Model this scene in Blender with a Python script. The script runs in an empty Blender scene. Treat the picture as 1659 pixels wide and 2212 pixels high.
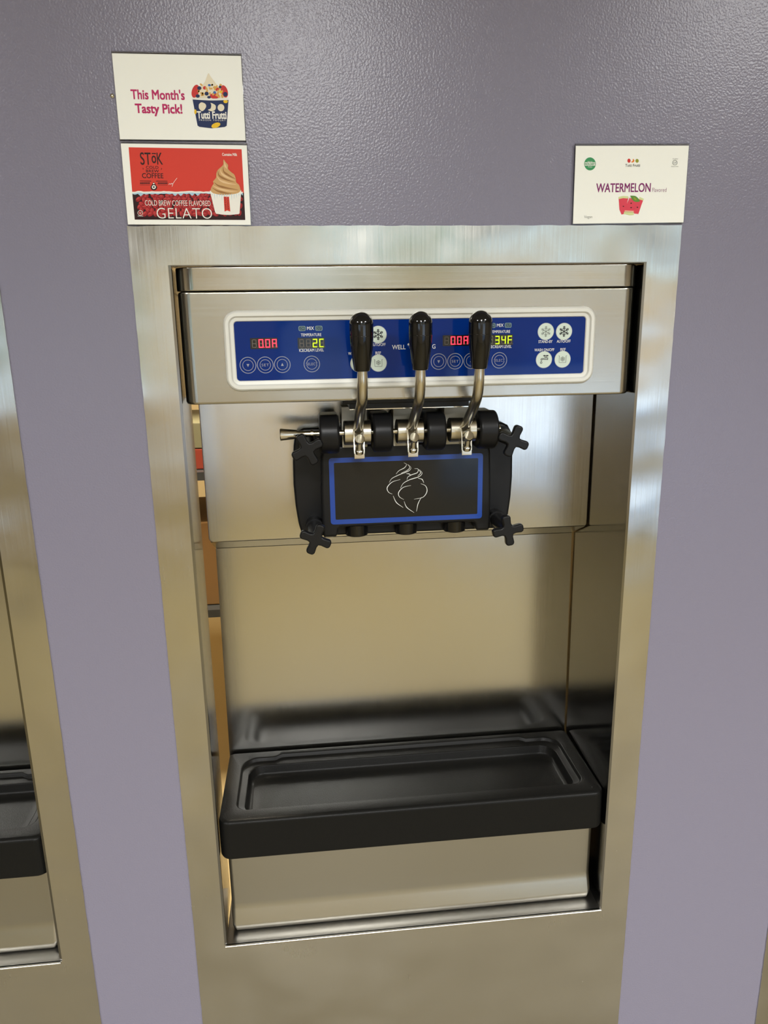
import bpy, bmesh, math, random
from mathutils import Vector, Matrix
random.seed(7)
scene = bpy.context.scene
COL = scene.collection
PI = math.pi
ZT = 1.62            # height of the steel surround's top edge above the floor (metres)

# ------------------------------------------------------------------ camera
cam_d = bpy.data.cameras.new('camera')
cam = bpy.data.objects.new('camera', cam_d); COL.objects.link(cam)
cam.location = (-0.1299, -0.8725, ZT - 0.1075)
cam.rotation_euler = (1.32087, 0.01486, -0.10657)
cam_d.sensor_fit = 'VERTICAL'; cam_d.sensor_height = 36.0
cam_d.lens = 1585.5 / 2212 * 36.0
cam_d.clip_start = 0.02
scene.camera = cam

# ------------------------------------------------------------------ world, light, exposure
world = bpy.data.worlds.new('world'); scene.world = world; world.use_nodes = True
wn = world.node_tree.nodes; wl = world.node_tree.links
bg = wn['Background']
tc = wn.new('ShaderNodeTexCoord'); sp = wn.new('ShaderNodeSeparateXYZ'); rp = wn.new('ShaderNodeValToRGB')
wl.new(tc.outputs['Generated'], sp.inputs[0]); wl.new(sp.outputs['Z'], rp.inputs[0]); wl.new(rp.outputs[0], bg.inputs[0])
rp.color_ramp.elements[0].position = 0.0; rp.color_ramp.elements[0].color = (0.76, 0.92, 1.0, 1)
rp.color_ramp.elements[1].position = 0.7; rp.color_ramp.elements[1].color = (0.36, 0.58, 0.95, 1)
bg.inputs[1].default_value = 1.9

def area_light(name, loc, size, power, color, sy=None, spread=180):
    d = bpy.data.lights.new(name, 'AREA'); d.energy = power; d.color = color
    d.shape = 'RECTANGLE'; d.size = size; d.size_y = sy or size
    o = bpy.data.objects.new(name, d); COL.objects.link(o); o.location = loc
    d.spread = math.radians(spread)
    return o
CEIL = 2.9
WARM = (1.0, 1.0, 0.985)
LIGHTS = [(-0.15, -3.0), (-2.2, -2.35), (1.8, -2.35), (-0.15, -4.2), (2.2, -4.2)]
for lx, ly in LIGHTS:
    area_light('ceiling_lamp', (lx, ly, CEIL - 0.035), 0.55, 92, WARM, spread=157 if abs(lx) < 0.5 else 150)
area_light('kitchen_lamp', (-0.6, 0.75, CEIL - 0.035), 0.55, 100, (1.0, 0.88, 0.68))
sun_d = bpy.data.lights.new('sun', 'SUN'); sun_d.energy = 8.0; sun_d.angle = 0.01; sun_d.color = (1.0, 0.96, 0.88)
sun = bpy.data.objects.new('sun', sun_d); COL.objects.link(sun); sun.rotation_euler = (math.radians(-38), 0, math.radians(12))

scene.view_settings.view_transform = 'Standard'
scene.view_settings.look = 'None'
scene.view_settings.gamma = 1.0
scene.view_settings.use_curve_mapping = False
scene.view_settings.exposure = 0.0
scene.cycles.use_denoising = True
scene.cycles.max_bounces = 8
scene.cycles.sample_clamp_indirect = 6

# ------------------------------------------------------------------ materials
MATS = {}
def srgb(r, g, b):
    f = lambda c: (c / 255 / 12.92) if c / 255 <= 0.04045 else ((c / 255 + 0.055) / 1.055) ** 2.4
    return (f(r), f(g), f(b), 1)
def newmat(name):
    m = bpy.data.materials.new(name); m.use_nodes = True; MATS[name] = m
    return m, m.node_tree.nodes, m.node_tree.links, m.node_tree.nodes['Principled BSDF']
def plain(name, col, rough=0.5, metal=0.0, spec=0.5, emit=None, es=1.0, coat=0.0, trans=0.0, alpha=1.0):
    m, n, l, b = newmat(name)
    b.inputs['Base Color'].default_value = col
    b.inputs['Roughness'].default_value = rough; b.inputs['Metallic'].default_value = metal
    b.inputs['Specular IOR Level'].default_value = spec
    b.inputs['Coat Weight'].default_value = coat; b.inputs['Coat Roughness'].default_value = 0.05
    b.inputs['Transmission Weight'].default_value = trans; b.inputs['Alpha'].default_value = alpha
    if emit:
        b.inputs['Emission Color'].default_value = emit; b.inputs['Emission Strength'].default_value = es
    return m
def bumped(name, col, rough, scale, strength, dist, stretch=(1, 1, 1), spec=0.5, col2=None, cscale=3.0, detail=2.0, rvar=0.0):
    m, n, l, b = newmat(name)
    t = n.new('ShaderNodeTexCoord'); mp = n.new('ShaderNodeMapping'); mp.inputs['Scale'].default_value = stretch
    nz = n.new('ShaderNodeTexNoise'); nz.inputs['Scale'].default_value = scale; nz.inputs['Detail'].default_value = detail
    bp = n.new('ShaderNodeBump'); bp.inputs['Strength'].default_value = strength; bp.inputs['Distance'].default_value = dist
    l.new(t.outputs['Object'], mp.inputs[0]); l.new(mp.outputs[0], nz.inputs['Vector'])
    l.new(nz.outputs['Fac'], bp.inputs['Height']); l.new(bp.outputs[0], b.inputs['Normal'])
    b.inputs['Base Color'].default_value = col; b.inputs['Roughness'].default_value = rough
    b.inputs['Specular IOR Level'].default_value = spec
    if col2:
        n2 = n.new('ShaderNodeTexNoise'); n2.inputs['Scale'].default_value = cscale; n2.inputs['Detail'].default_value = 4
        mx = n.new('ShaderNodeMix'); mx.data_type = 'RGBA'
        mx.inputs['A'].default_value = col; mx.inputs['B'].default_value = col2
        l.new(mp.outputs[0], n2.inputs['Vector']); l.new(n2.outputs['Fac'], mx.inputs['Factor']); l.new(mx.outputs['Result'], b.inputs['Base Color'])
    if rvar:
        n3 = n.new('ShaderNodeTexNoise'); n3.inputs['Scale'].default_value = 9; n3.inputs['Detail'].default_value = 5
        mr = n.new('ShaderNodeMapRange'); mr.inputs['To Min'].default_value = rough - rvar; mr.inputs['To Max'].default_value = rough + rvar
        l.new(t.outputs['Object'], n3.inputs['Vector']); l.new(n3.outputs['Fac'], mr.inputs['Value']); l.new(mr.outputs[0], b.inputs['Roughness'])
    return m
def steel(name, col, rough, along, aniso=0.5, brush=0.25, smudge=0.06, warp=0.0, streak=0.05):
    """brushed stainless steel; along = brushing direction ('X' or 'Z')"""
    m, n, l, b = newmat(name)
    b.inputs['Metallic'].default_value = 1.0; b.inputs['Base Color'].default_value = col
    t = n.new('ShaderNodeTexCoord'); mp = n.new('ShaderNodeMapping')
    mp.inputs['Scale'].default_value = (6, 600, 600) if along == 'X' else (600, 600, 6)
    nz = n.new('ShaderNodeTexNoise'); nz.inputs['Scale'].default_value = 1.0; nz.inputs['Detail'].default_value = 4
    l.new(t.outputs['Object'], mp.inputs[0]); l.new(mp.outputs[0], nz.inputs['Vector'])
    sm = n.new('ShaderNodeTexNoise'); sm.inputs['Scale'].default_value = 14; sm.inputs['Detail'].default_value = 6; sm.inputs['Distortion'].default_value = 1.2
    l.new(t.outputs['Object'], sm.inputs['Vector'])
    a1 = n.new('ShaderNodeMath'); a1.operation = 'MULTIPLY_ADD'; a1.inputs[1].default_value = brush; a1.inputs[2].default_value = rough - brush * 0.5
    l.new(nz.outputs['Fac'], a1.inputs[0])
    a2 = n.new('ShaderNodeMath'); a2.operation = 'MULTIPLY_ADD'; a2.inputs[1].default_value = smudge * 2
    a2s = n.new('ShaderNodeMath'); a2s.operation = 'SUBTRACT'; a2s.inputs[1].default_value = smudge
    l.new(sm.outputs['Fac'], a2.inputs[0]); l.new(a1.outputs[0], a2s.inputs[0]); l.new(a2s.outputs[0], a2.inputs[2])
    l.new(a2.outputs[0], b.inputs['Roughness'])
    bp = n.new('ShaderNodeBump'); bp.inputs['Strength'].default_value = streak; bp.inputs['Distance'].default_value = 0.0003
    l.new(nz.outputs['Fac'], bp.inputs['Height']); l.new(bp.outputs[0], b.inputs['Normal'])
    if warp:        # sheet metal is never quite flat
        wz = n.new('ShaderNodeTexNoise'); wz.inputs['Scale'].default_value = 5.5; wz.inputs['Detail'].default_value = 1.5
        wb = n.new('ShaderNodeBump'); wb.inputs['Strength'].default_value = 1.0; wb.inputs['Distance'].default_value = warp
        l.new(t.outputs['Object'], wz.inputs['Vector']); l.new(wz.outputs['Fac'], wb.inputs['Height']); l.new(wb.outputs[0], bp.inputs['Normal'])
    b.inputs['Anisotropic'].default_value = aniso
    tv = n.new('ShaderNodeCombineXYZ'); tv.inputs[0].default_value = 1.0 if along == 'Z' else 0.0; tv.inputs[2].default_value = 1.0 if along == 'X' else 0.0
    l.new(tv.outputs[0], b.inputs['Tangent'])
    return m

STEEL = (0.66, 0.645, 0.60, 1)
M_frame = steel('frame_steel', (0.60, 0.585, 0.54, 1), 0.22, 'Z', 0.5, 0.16, 0.09, 0.012, 0.10)
M_head = steel('head_steel', (0.45, 0.43, 0.375, 1), 0.23, 'X', 0.1, 0.08, 0.04, 0.002)
M_cap = steel('cap_steel', (0.48, 0.46, 0.41, 1), 0.19, 'X', 0.1, 0.14, 0.08)
M_panel = steel('panel_steel', STEEL, 0.22, 'Z', 0.78, 0.08, 0.03, 0.002)
M_lower = steel('lower_panel_steel', (0.60, 0.585, 0.54, 1), 0.18, 'Z', 0.4, 0.06, 0.03)
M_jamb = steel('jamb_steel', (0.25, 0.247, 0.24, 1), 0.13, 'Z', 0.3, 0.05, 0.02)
M_bin = steel('bin_steel', (0.47, 0.455, 0.41, 1), 0.30, 'X', 0.2, 0.02, 0.02)
M_chrome = plain('polished_steel', (0.72, 0.69, 0.61, 1), 0.13, 1.0)
M_hub = plain('cast_steel', (0.66, 0.62, 0.52, 1), 0.24, 1.0)
M_wall = bumped('purple_paint', srgb(126, 123, 140), 0.27, 430, 0.40, 0.0007, spec=0.5, rvar=0.0, detail=1.0)
M_black = bumped('black_plastic', (0.009, 0.009, 0.0095, 1), 0.34, 500, 0.12, 0.0004, spec=0.25)
M_tray = bumped('tray_plastic', (0.009, 0.0088, 0.008, 1), 0.34, 900, 0.35, 0.0005, spec=0.11)
M_gloss = plain('gloss_black', (0.006, 0.006, 0.006, 1), 0.07)
M_dark = plain('dark_gap', (0.01, 0.01, 0.01, 1), 0.6)
M_bezel = plain('bezel_white', srgb(222, 222, 214), 0.3)
M_blue = plain('panel_blue', srgb(6, 42, 116), 0.06, spec=0.18)
M_white = plain('print_white', srgb(226, 228, 224), 0.4)
M_ring = plain('print_grey_ring', srgb(150, 156, 164), 0.4)
M_btn = plain('button_pale', srgb(205, 218, 206), 0.35)
M_ink = plain('print_black', (0.01, 0.012, 0.012, 1), 0.4)
M_inkgrey = plain('print_grey', srgb(120, 128, 118), 0.4)
M_lamp = plain('indicator_pale', srgb(120, 150, 150), 0.35)
M_win = plain('display_window', (0.008, 0.007, 0.006, 1), 0.15)
M_off = plain('segment_off', srgb(104, 96, 86), 0.5)
M_red = plain('segment_red', (0.3, 0.0, 0.02, 1), 0.5, emit=(1.0, 0.03, 0.06, 1), es=2.6)
M_yel = plain('segment_yellow', (0.3, 0.4, 0.0, 1), 0.5, emit=(0.62, 1.0, 0.0, 1), es=1.1)
M_nylon = plain('white_nylon', srgb(205, 200, 185), 0.45)
M_stblue = plain('sticker_blue', srgb(28, 66, 150), 0.25)
M_stick = plain('sticker_dark', (0.013, 0.013, 0.012, 1), 0.10, spec=0.35)
M_paper = plain('paper', srgb(247, 248, 240), 0.4, spec=0.3)
M_acry = plain('clear_acrylic', (0.95, 0.95, 0.93, 1), 0.03, trans=1.0)
M_floor = bumped('floor_tan', srgb(105, 92, 57), 0.5, 30, 0.1, 0.001, col2=srgb(93, 81, 48), cscale=5)
M_ceil = plain('ceiling_white', srgb(215, 210, 200), 0.8)
M_room = plain('room_paint', srgb(160, 146, 120), 0.7)
M_lampface = plain('lamp_face', (0.9, 0.88, 0.82, 1), 0.5, emit=(1, 0.86, 0.66, 1), es=3.0)
M_mull = plain('mullion_dark', (0.05, 0.05, 0.05, 1), 0.4)
M_kwall = plain('kitchen_wall', srgb(222, 200, 150), 0.7)
M_card = bumped('cardboard', srgb(140, 104, 58), 0.8, 60, 0.1, 0.001)
M_redpl = plain('red_plastic', srgb(150, 60, 40), 0.5)
M_green = bumped('foliage', srgb(66, 84, 54), 0.8, 8, 0.5, 0.05, col2=srgb(120, 136, 104), cscale=2.5)
M_pave = plain('pavement', srgb(216, 224, 232), 0.8)
M_darkwood = bumped('dark_wood', srgb(62, 46, 36), 0.5, 12, 0.1, 0.001, (1, 1, 8))
M_tub = plain('tub_grey_green', srgb(132, 128, 98), 0.5)
M_rack = plain('rack_grey', srgb(90, 92, 92), 0.4, 0.6)

# ------------------------------------------------------------------ geometry helpers
def mesh_obj(name, verts, faces, mat=None, parent=None, smooth=False, mats=None, mi=None, angle=None):
    me = bpy.data.meshes.new(name); me.from_pydata([tuple(v) for v in verts], [], faces); me.update()
    return from_mesh(name, me, mat, parent, smooth, mats, mi, angle)
def from_mesh(name, me, mat=None, parent=None, smooth=False, mats=None, mi=None, angle=None):
    for m in (mats or ([mat] if mat else [])): me.materials.append(m)
    if mi:
        for i, p in enumerate(me.polygons): p.material_index = mi[i]
    if smooth:
        for p in me.polygons: p.use_smooth = True
        if angle: me.set_sharp_from_angle(angle=math.radians(angle))
    o = bpy.data.objects.new(name, me); COL.objects.link(o)
    if parent: o.parent = parent
    if smooth:
        wnm = o.modifiers.new('weighted_normal', 'WEIGHTED_NORMAL'); wnm.keep_sharp = True; wnm.weight = 100
    return o
def from_bm(name, bm, mat=None, parent=None, smooth=False, angle=35, mats=None):
    bmesh.ops.recalc_face_normals(bm, faces=bm.faces)
    me = bpy.data.meshes.new(name); bm.to_mesh(me); bm.free()
    return from_mesh(name, me, mat, parent, smooth, mats, None, angle)
def bm_box(bm, x0, x1, y0, y1, z0, z1, bev=0.0, seg=2):
    r = bmesh.ops.create_cube(bm, size=1.0)
    vs = r['verts']
    for v in vs:
        v.co = Vector(((x0 + x1) / 2 + v.co.x * (x1 - x0), (y0 + y1) / 2 + v.co.y * (y1 - y0), (z0 + z1) / 2 + v.co.z * (z1 - z0)))
    if bev > 0:
        es = list({e for v in vs for e in v.link_edges})
        bmesh.ops.bevel(bm, geom=es, offset=bev, segments=seg, affect='EDGES', profile=0.5)
    return vs
def box(name, x0, x1, y0, y1, z0, z1, mat, parent=None, bev=0.0, seg=2):
    bm = bmesh.new(); bm_box(bm, x0, x1, y0, y1, z0, z1, bev, seg)
    return from_bm(name, bm, mat, parent, smooth=bev > 0)
def bm_cyl(bm, p0, p1, r0, r1=None, n=24, caps=True):
    r1 = r0 if r1 is None else r1
    p0 = Vector(p0); p1 = Vector(p1); d = (p1 - p0).normalized()
    a = d.orthogonal().normalized(); b = d.cross(a)
    A = [bm.verts.new(p0 + (a * math.cos(2 * PI * i / n) + b * math.sin(2 * PI * i / n)) * r0) for i in range(n)]
    B = [bm.verts.new(p1 + (a * math.cos(2 * PI * i / n) + b * math.sin(2 * PI * i / n)) * r1) for i in range(n)]
    for i in range(n): bm.faces.new((A[i], A[(i + 1) % n], B[(i + 1) % n], B[i]))
    if caps: bm.faces.new(A[::-1]); bm.faces.new(B)
def bm_lathe(bm, origin, axis, prof, n=32):
    """prof = list of (distance along axis, radius); closed ends when radius is 0"""
    o = Vector(origin); d = Vector(axis).normalized(); a = d.orthogonal().normalized(); b = d.cross(a)
    rings = []
    for t, r in prof:
        if r <= 1e-7: rings.append([bm.verts.new(o + d * t)])
        else: rings.append([bm.verts.new(o + d * t + (a * math.cos(2 * PI * i / n) + b * math.sin(2 * PI * i / n)) * r) for i in range(n)])
    for A, B in zip(rings, rings[1:]):
        for i in range(n):
            j = (i + 1) % n
            if len(A) == 1 and len(B) == 1: continue
            if len(A) == 1: bm.faces.new((A[0], B[j], B[i]))
            elif len(B) == 1: bm.faces.new((A[i], A[j], B[0]))
            else: bm.faces.new((A[i], A[j], B[j], B[i]))
def catmull(pts, k=8):
    pts = [Vector(p) for p in pts]; P = [pts[0] * 2 - pts[1]] + pts + [pts[-1] * 2 - pts[-2]]
    out = []
    for i in range(1, len(P) - 2):
        for s in range(k):
            t = s / k; p0, p1, p2, p3 = P[i - 1:i + 3]
            out.append(0.5 * ((2 * p1) + (p2 - p0) * t + (2 * p0 - 5 * p1 + 4 * p2 - p3) * t * t + (3 * p1 - p0 - 3 * p2 + p3) * t ** 3))
    out.append(pts[-1]); return out
def bm_tube(bm, path, rad, n=16, caps=True):
    path = [Vector(p) for p in path]; rings = []
    up = None
    for i, p in enumerate(path):
        d = (path[min(i + 1, len(path) - 1)] - path[max(i - 1, 0)]).normalized()
        if up is None: up = d.orthogonal().normalized()
        a = (up - d * up.dot(d)).normalized(); up = a; b = d.cross(a)
        r = rad[i] if isinstance(rad, (list, tuple)) else rad
        rings.append([bm.verts.new(p + (a * math.cos(2 * PI * k / n) + b * math.sin(2 * PI * k / n)) * r) for k in range(n)])
    for A, B in zip(rings, rings[1:]):
        for k in range(n): bm.faces.new((A[k], A[(k + 1) % n], B[(k + 1) % n], B[k]))
    if caps: bm.faces.new(rings[0][::-1]); bm.faces.new(rings[-1])
def rrect(x0, x1, z0, z1, r, k=6):
    """rounded rectangle outline in 2-D, counter-clockwise"""
    rs = r if isinstance(r, (list, tuple)) else [r] * 4        # bl, br, tr, tl
    out = []
    for (cx, cz, a0, rr) in ((x0 + rs[0], z0 + rs[0], PI, rs[0]), (x1 - rs[1], z0 + rs[1], 1.5 * PI, rs[1]), (x1 - rs[2], z1 - rs[2], 0, rs[2]), (x0 + rs[3], z1 - rs[3], 0.5 * PI, rs[3])):
        for i in range(k + 1):
            a = a0 + 0.5 * PI * i / k; out.append((cx + rr * math.cos(a), cz + rr * math.sin(a)))
    return out
def loft(name, loops, mat, parent=None, cap0=True, cap1=True, smooth=True, angle=35):
    bm = bmesh.new(); R = [[bm.verts.new(p) for p in L] for L in loops]; n = len(R[0])
    for A, B in zip(R, R[1:]):
        for i in range(n): bm.faces.new((A[i], A[(i + 1) % n], B[(i + 1) % n], B[i]))
    if cap0: bm.faces.new(R[0])
    if cap1: bm.faces.new(R[-1])
    return from_bm(name, bm, mat, parent, smooth, angle)
def front_loops(outline, steps):
    """outline in (x,z) about a centroid; steps = (inset, y)"""
    cx = sum(p[0] for p in outline) / len(outline); cz = sum(p[1] for p in outline) / len(outline)
    n = len(outline); out = []
    for ins, y in steps:
        L = []
        for i, (x, z) in enumerate(outline):
            px, pz = outline[i - 1]; qx, qz = outline[(i + 1) % n]
            tx, tz = qx - px, qz - pz; ln = math.hypot(tx, tz) or 1
            L.append((x - tz / ln * ins, y, z + tx / ln * ins))
        out.append(L)
    return out
def densify(P, d=0.003):
    out = []
    for i, p in enumerate(P):
        q = P[(i + 1) % len(P)]; n = max(1, int(math.hypot(q[0] - p[0], q[1] - p[1]) / d))
        out += [(p[0] + (q[0] - p[0]) * k / n, p[1] + (q[1] - p[1]) * k / n) for k in range(n)]
    return out
def prism(name, outline, y0, y1, bev, mat, parent=None, k=3, angle=35):
    """solid from an (x,z) outline, from back y1 to front y0 with a rounded front edge"""
    steps = [(0, y1)] + [(bev * (1 - math.cos(0.5 * PI * i / k)), y0 + bev * (1 - math.sin(0.5 * PI * i / k))) for i in range(k + 1)]
    return loft(name, front_loops(outline, steps), mat, parent, angle=angle)

# flat print on a plane facing -Y
def flat(name, polys, y, mat, parent):
    vs, fs = [], []
    for p in polys:
        b = len(vs); vs += [(x, y, z) for x, z in p]; fs.append(list(range(b, len(vs))))
    return mesh_obj(name, vs, fs, mat, parent)
def strokes(lines, w):
    """quads for polylines; w = width or (start, middle, end) widths"""
    out = []
    for L in lines:
        L = [Vector(p) for p in L]; n = len(L)
        off = []
        for i, p in enumerate(L):
            d = L[min(i + 1, n - 1)] - L[max(i - 1, 0)]; d = d.normalized() if d.length else Vector((1, 0))
            t = i / (n - 1)
            ww = w if not isinstance(w, tuple) else (w[0] + (w[1] - w[0]) * min(1, 2 * t) if t < 0.5 else w[1] + (w[2] - w[1]) * (2 * t - 1))
            off.append(Vector((-d.y, d.x)) * ww / 2)
        for i in range(n - 1):
            out.append([tuple(L[i] - off[i]), tuple(L[i + 1] - off[i + 1]), tuple(L[i + 1] + off[i + 1]), tuple(L[i] + off[i])])
    return out
def disc2(cx, cz, rx, rz=None, n=28, rot=0.0):
    rz = rz or rx
    return [(cx + rx * math.cos(2 * PI * i / n) * math.cos(rot) - rz * math.sin(2 * PI * i / n) * math.sin(rot),
             cz + rx * math.cos(2 * PI * i / n) * math.sin(rot) + rz * math.sin(2 * PI * i / n) * math.cos(rot)) for i in range(n)]
def ring2(cx, cz, r, w, n=40):
    pts = [(cx + r * math.cos(2 * PI * i / n), cz + r * math.sin(2 * PI * i / n)) for i in range(n + 1)]
    q = []
    for i in range(n):
        a0, a1 = 2 * PI * i / n, 2 * PI * (i + 1) / n
        ro, ri = r + w / 2, r - w / 2
        q.append([(cx + ri * math.cos(a0), cz + ri * math.sin(a0)), (cx + ro * math.cos(a0), cz + ro * math.sin(a0)),
                  (cx + ro * math.cos(a1), cz + ro * math.sin(a1)), (cx + ri * math.cos(a1), cz + ri * math.sin(a1))])
    return q
def text(name, s, x0, x1, z0, z1, y, mat, parent, bold=0.0, jitter=0.0, shear=0.0, spacing=1.0, rot=0.0):
    """lettering stretched to fill the box x0..x1, z0..z1 on the plane y"""
    cu = bpy.data.curves.new('lettering', 'FONT'); cu.body = s; cu.size = 1.0; cu.resolution_u = 5
    cu.offset = min(bold, 0.0); cu.shear = shear; cu.space_character = spacing
    ob = bpy.data.objects.new('lettering', cu); COL.objects.link(ob)
    me = bpy.data.meshes.new_from_object(ob)
    bpy.data.objects.remove(ob); bpy.data.curves.remove(cu)
    xs = [v.co.x for v in me.vertices]; zs = [v.co.y for v in me.vertices]
    ax, bx, az, bz = min(xs), max(xs), min(zs), max(zs)
    for v in me.vertices:
        u = (v.co.x - ax) / (bx - ax); w = (v.co.y - az) / (bz - az)
        j = jitter * math.sin(u * 37.0) * (z1 - z0)
        if rot: v.co = (x0 + (x1 - x0) * (1 - w), y, z0 + (z1 - z0) * u)       # reads upwards
        else: v.co = (x0 + (x1 - x0) * u, y, z0 + (z1 - z0) * w + j)
    if bold > 0:
        e = bold * (z1 - z0 if not rot else x1 - x0) * 0.75; V0 = [v.co.copy() for v in me.vertices]; F0 = [tuple(p.vertices) for p in me.polygons]
        V, F = [], []
        for q, (ox, oz) in enumerate(((-1, -1), (1, -1), (1, 1), (-1, 1), (0, 0))):
            b0 = len(V); V += [(c.x + ox * e, c.y - q * 1e-5, c.z + oz * e) for c in V0]; F += [tuple(i + b0 for i in f) for f in F0]
        me = bpy.data.meshes.new('lettering'); me.from_pydata(V, [], F)
    me.update()
    if me.polygons and me.polygons[0].normal.y > 0: me.flip_normals()
    return from_mesh(name, me, mat, parent)
def empty(name, loc, label=None, cat=None, group=None):
    o = bpy.data.objects.new(name, None); COL.objects.link(o); o.location = loc; o.empty_display_size = 0.05
    if label: tag(o, label, cat, group)
    return o
def tag(o, label, cat, group=None):
    o['label'] = label; o['category'] = cat
    if group: o['group'] = group
    return o
def struct(o): o['kind'] = 'structure'; return o
def copy_tree(o, parent=None):
    c = o.copy(); COL.objects.link(c); c.parent = parent
    for ch in o.children: copy_tree(ch, c)
    return c

# ------------------------------------------------------------------ the setting
X0, X1, YB = -4.2, 4.2, -5.2
CENTRES = [0.0, -0.7705, 0.861]
HOLE = 0.306
def wall_with_holes(name, x0, x1, z0, z1, y0, y1, holes, mat):
    """slab with rectangular holes (hx0,hx1,hz0,hz1); front face y0"""
    xs = sorted({x0, x1} | {h[0] for h in holes} | {h[1] for h in holes}); zs = sorted({z0, z1} | {h[2] for h in holes} | {h[3] for h in holes})
    solid = lambda i, j: 0 <= i < len(xs) - 1 and 0 <= j < len(zs) - 1 and not any(h[0] - 1e-6 <= xs[i] and xs[i + 1] <= h[1] + 1e-6 and h[2] - 1e-6 <= zs[j] and zs[j + 1] <= h[3] + 1e-6 for h in holes)
    bm = bmesh.new(); V = {}
    def v(x, y, z):
        k = (round(x, 5), round(y, 5), round(z, 5))
        if k not in V: V[k] = bm.verts.new((x, y, z))
        return V[k]
    for i in range(len(xs) - 1):
        for j in range(len(zs) - 1):
            if not solid(i, j): continue
            a, b, c, d = xs[i], xs[i + 1], zs[j], zs[j + 1]
            bm.faces.new((v(a, y0, c), v(b, y0, c), v(b, y0, d), v(a, y0, d)))
            bm.faces.new((v(a, y1, d), v(b, y1, d), v(b, y1, c), v(a, y1, c)))
            if not solid(i - 1, j): bm.faces.new((v(a, y0, d), v(a, y1, d), v(a, y1, c), v(a, y0, c)))
            if not solid(i + 1, j): bm.faces.new((v(b, y0, c), v(b, y1, c), v(b, y1, d), v(b, y0, d)))
            if not solid(i, j - 1): bm.faces.new((v(a, y0, c), v(a, y1, c), v(b, y1, c), v(b, y0, c)))
            if not solid(i, j + 1): bm.faces.new((v(a, y0, d), v(b, y0, d), v(b, y1, d), v(a, y1, d)))
    return from_bm(name, bm, mat)
struct(wall_with_holes('wall_front', X0, X1, 0, CEIL, 0.0, 0.09, [(c - HOLE, c + HOLE, 0.0, ZT - 0.012) for c in CENTRES], M_wall))
struct(box('floor', X0, X1, YB, 0.09, -0.1, 0.0, M_floor)); struct(box('floor_kitchen', X0, X1, 0.09, 3.0, -0.1, 0.0, M_kwall))
struct(box('ceiling', X0, X1, YB, 3.0, CEIL, CEIL + 0.1, M_ceil))
struct(box('wall_left', X0 - 0.1, X0, YB, 3.0, 0, CEIL, M_room))
struct(box('wall_right', X1, X1 + 0.1, YB, 3.0, 0, CEIL, M_room))
struct(box('wall_rear', X0, X1, 3.0, 3.1, 0, CEIL, M_kwall))
WINS = [(-0.35, 0.35, 0.95, 1.88), (1.0, 3.6, 0.06, 1.2), (-3.4, -1.25, 0.78, 1.88), (-0.7, 3.3, 2.0, 2.6)]
struct(wall_with_holes('wall_back', X0, X1, 0, CEIL, YB - 0.12, YB, WINS, M_room))
for k, (a, b, c, d) in enumerate(WINS):
    bm = bmesh.new(); yf = YB - 0.06; w = 0.035
    bm_box(bm, a, a + w, yf - 0.03, yf + 0.03, c, d); bm_box(bm, b - w, b, yf - 0.03, yf + 0.03, c, d)
    bm_box(bm, a + w, b - w, yf - 0.03, yf + 0.03, d - w, d); bm_box(bm, a + w, b - w, yf - 0.03, yf + 0.03, c, c + w)
    for q in range(1, round((b - a) / 1.2)):
        xm = a + (b - a) * q / round((b - a) / 1.2); bm_box(bm, xm - w / 2, xm + w / 2, yf - 0.03, yf + 0.03, c + w, d - w)
    struct(from_bm(('window_1', 'window_2', 'window_3', 'window_4')[k], bm, M_mull))
struct(box('pavement', -30, 30, -40, YB - 0.12, -0.15, -0.05, M_pave))
for k, (tx, ty, h) in enumerate([(-6.5, -15, 4.2), (-2.2, -14, 3.2), (2.2, -16.5, 4.6), (8.0, -15, 3.6)]):
    bm = bmesh.new()
    bmesh.ops.create_icosphere(bm, subdivisions=4, radius=1.0)
    for v in bm.verts:
        n = 1 + 0.16 * math.sin(v.co.x * 7 + k) * math.sin(v.co.y * 6) + 0.12 * math.sin(v.co.z * 9 + k)
        v.co = Vector((v.co.x * 1.7 * n, v.co.y * 1.4 * n, v.co.z * h * 0.42 * n + h * 0.58))
    t = empty('street_tree', (tx, ty, -0.05), 'leafy green street tree number %s across the pavement' % ('one', 'two', 'three', 'four')[k], 'tree', 'trees outside the shop window')
    t['label'] = ['tall round green tree outside the shop window', 'low green tree outside the shop window', 'tallest green tree outside, facing the window', 'green tree outside, facing the glass door'][k]
    from_bm('crown', bm, M_green, t, smooth=True)
    bm = bmesh.new(); bm_cyl(bm, (0, 0, 0), (0, 0, h * 0.5), 0.12); from_bm('trunk', bm, M_card, t)
for (lx, ly), nm in zip(LIGHTS + [(-0.6, 0.75)], ('over the middle machine', 'over the neighbouring machine with no sign', 'to the side of the watermelon sign', 'near the window', 'near the glass door', 'in the kitchen')):
    t = empty('ceiling_light', (lx, ly, CEIL), 'square recessed ceiling light ' + nm, 'ceiling light', 'ceiling lights')
    box('light_frame', -0.32, 0.32, -0.32, 0.32, -0.03, 0.0, M_ceil, t)

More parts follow.
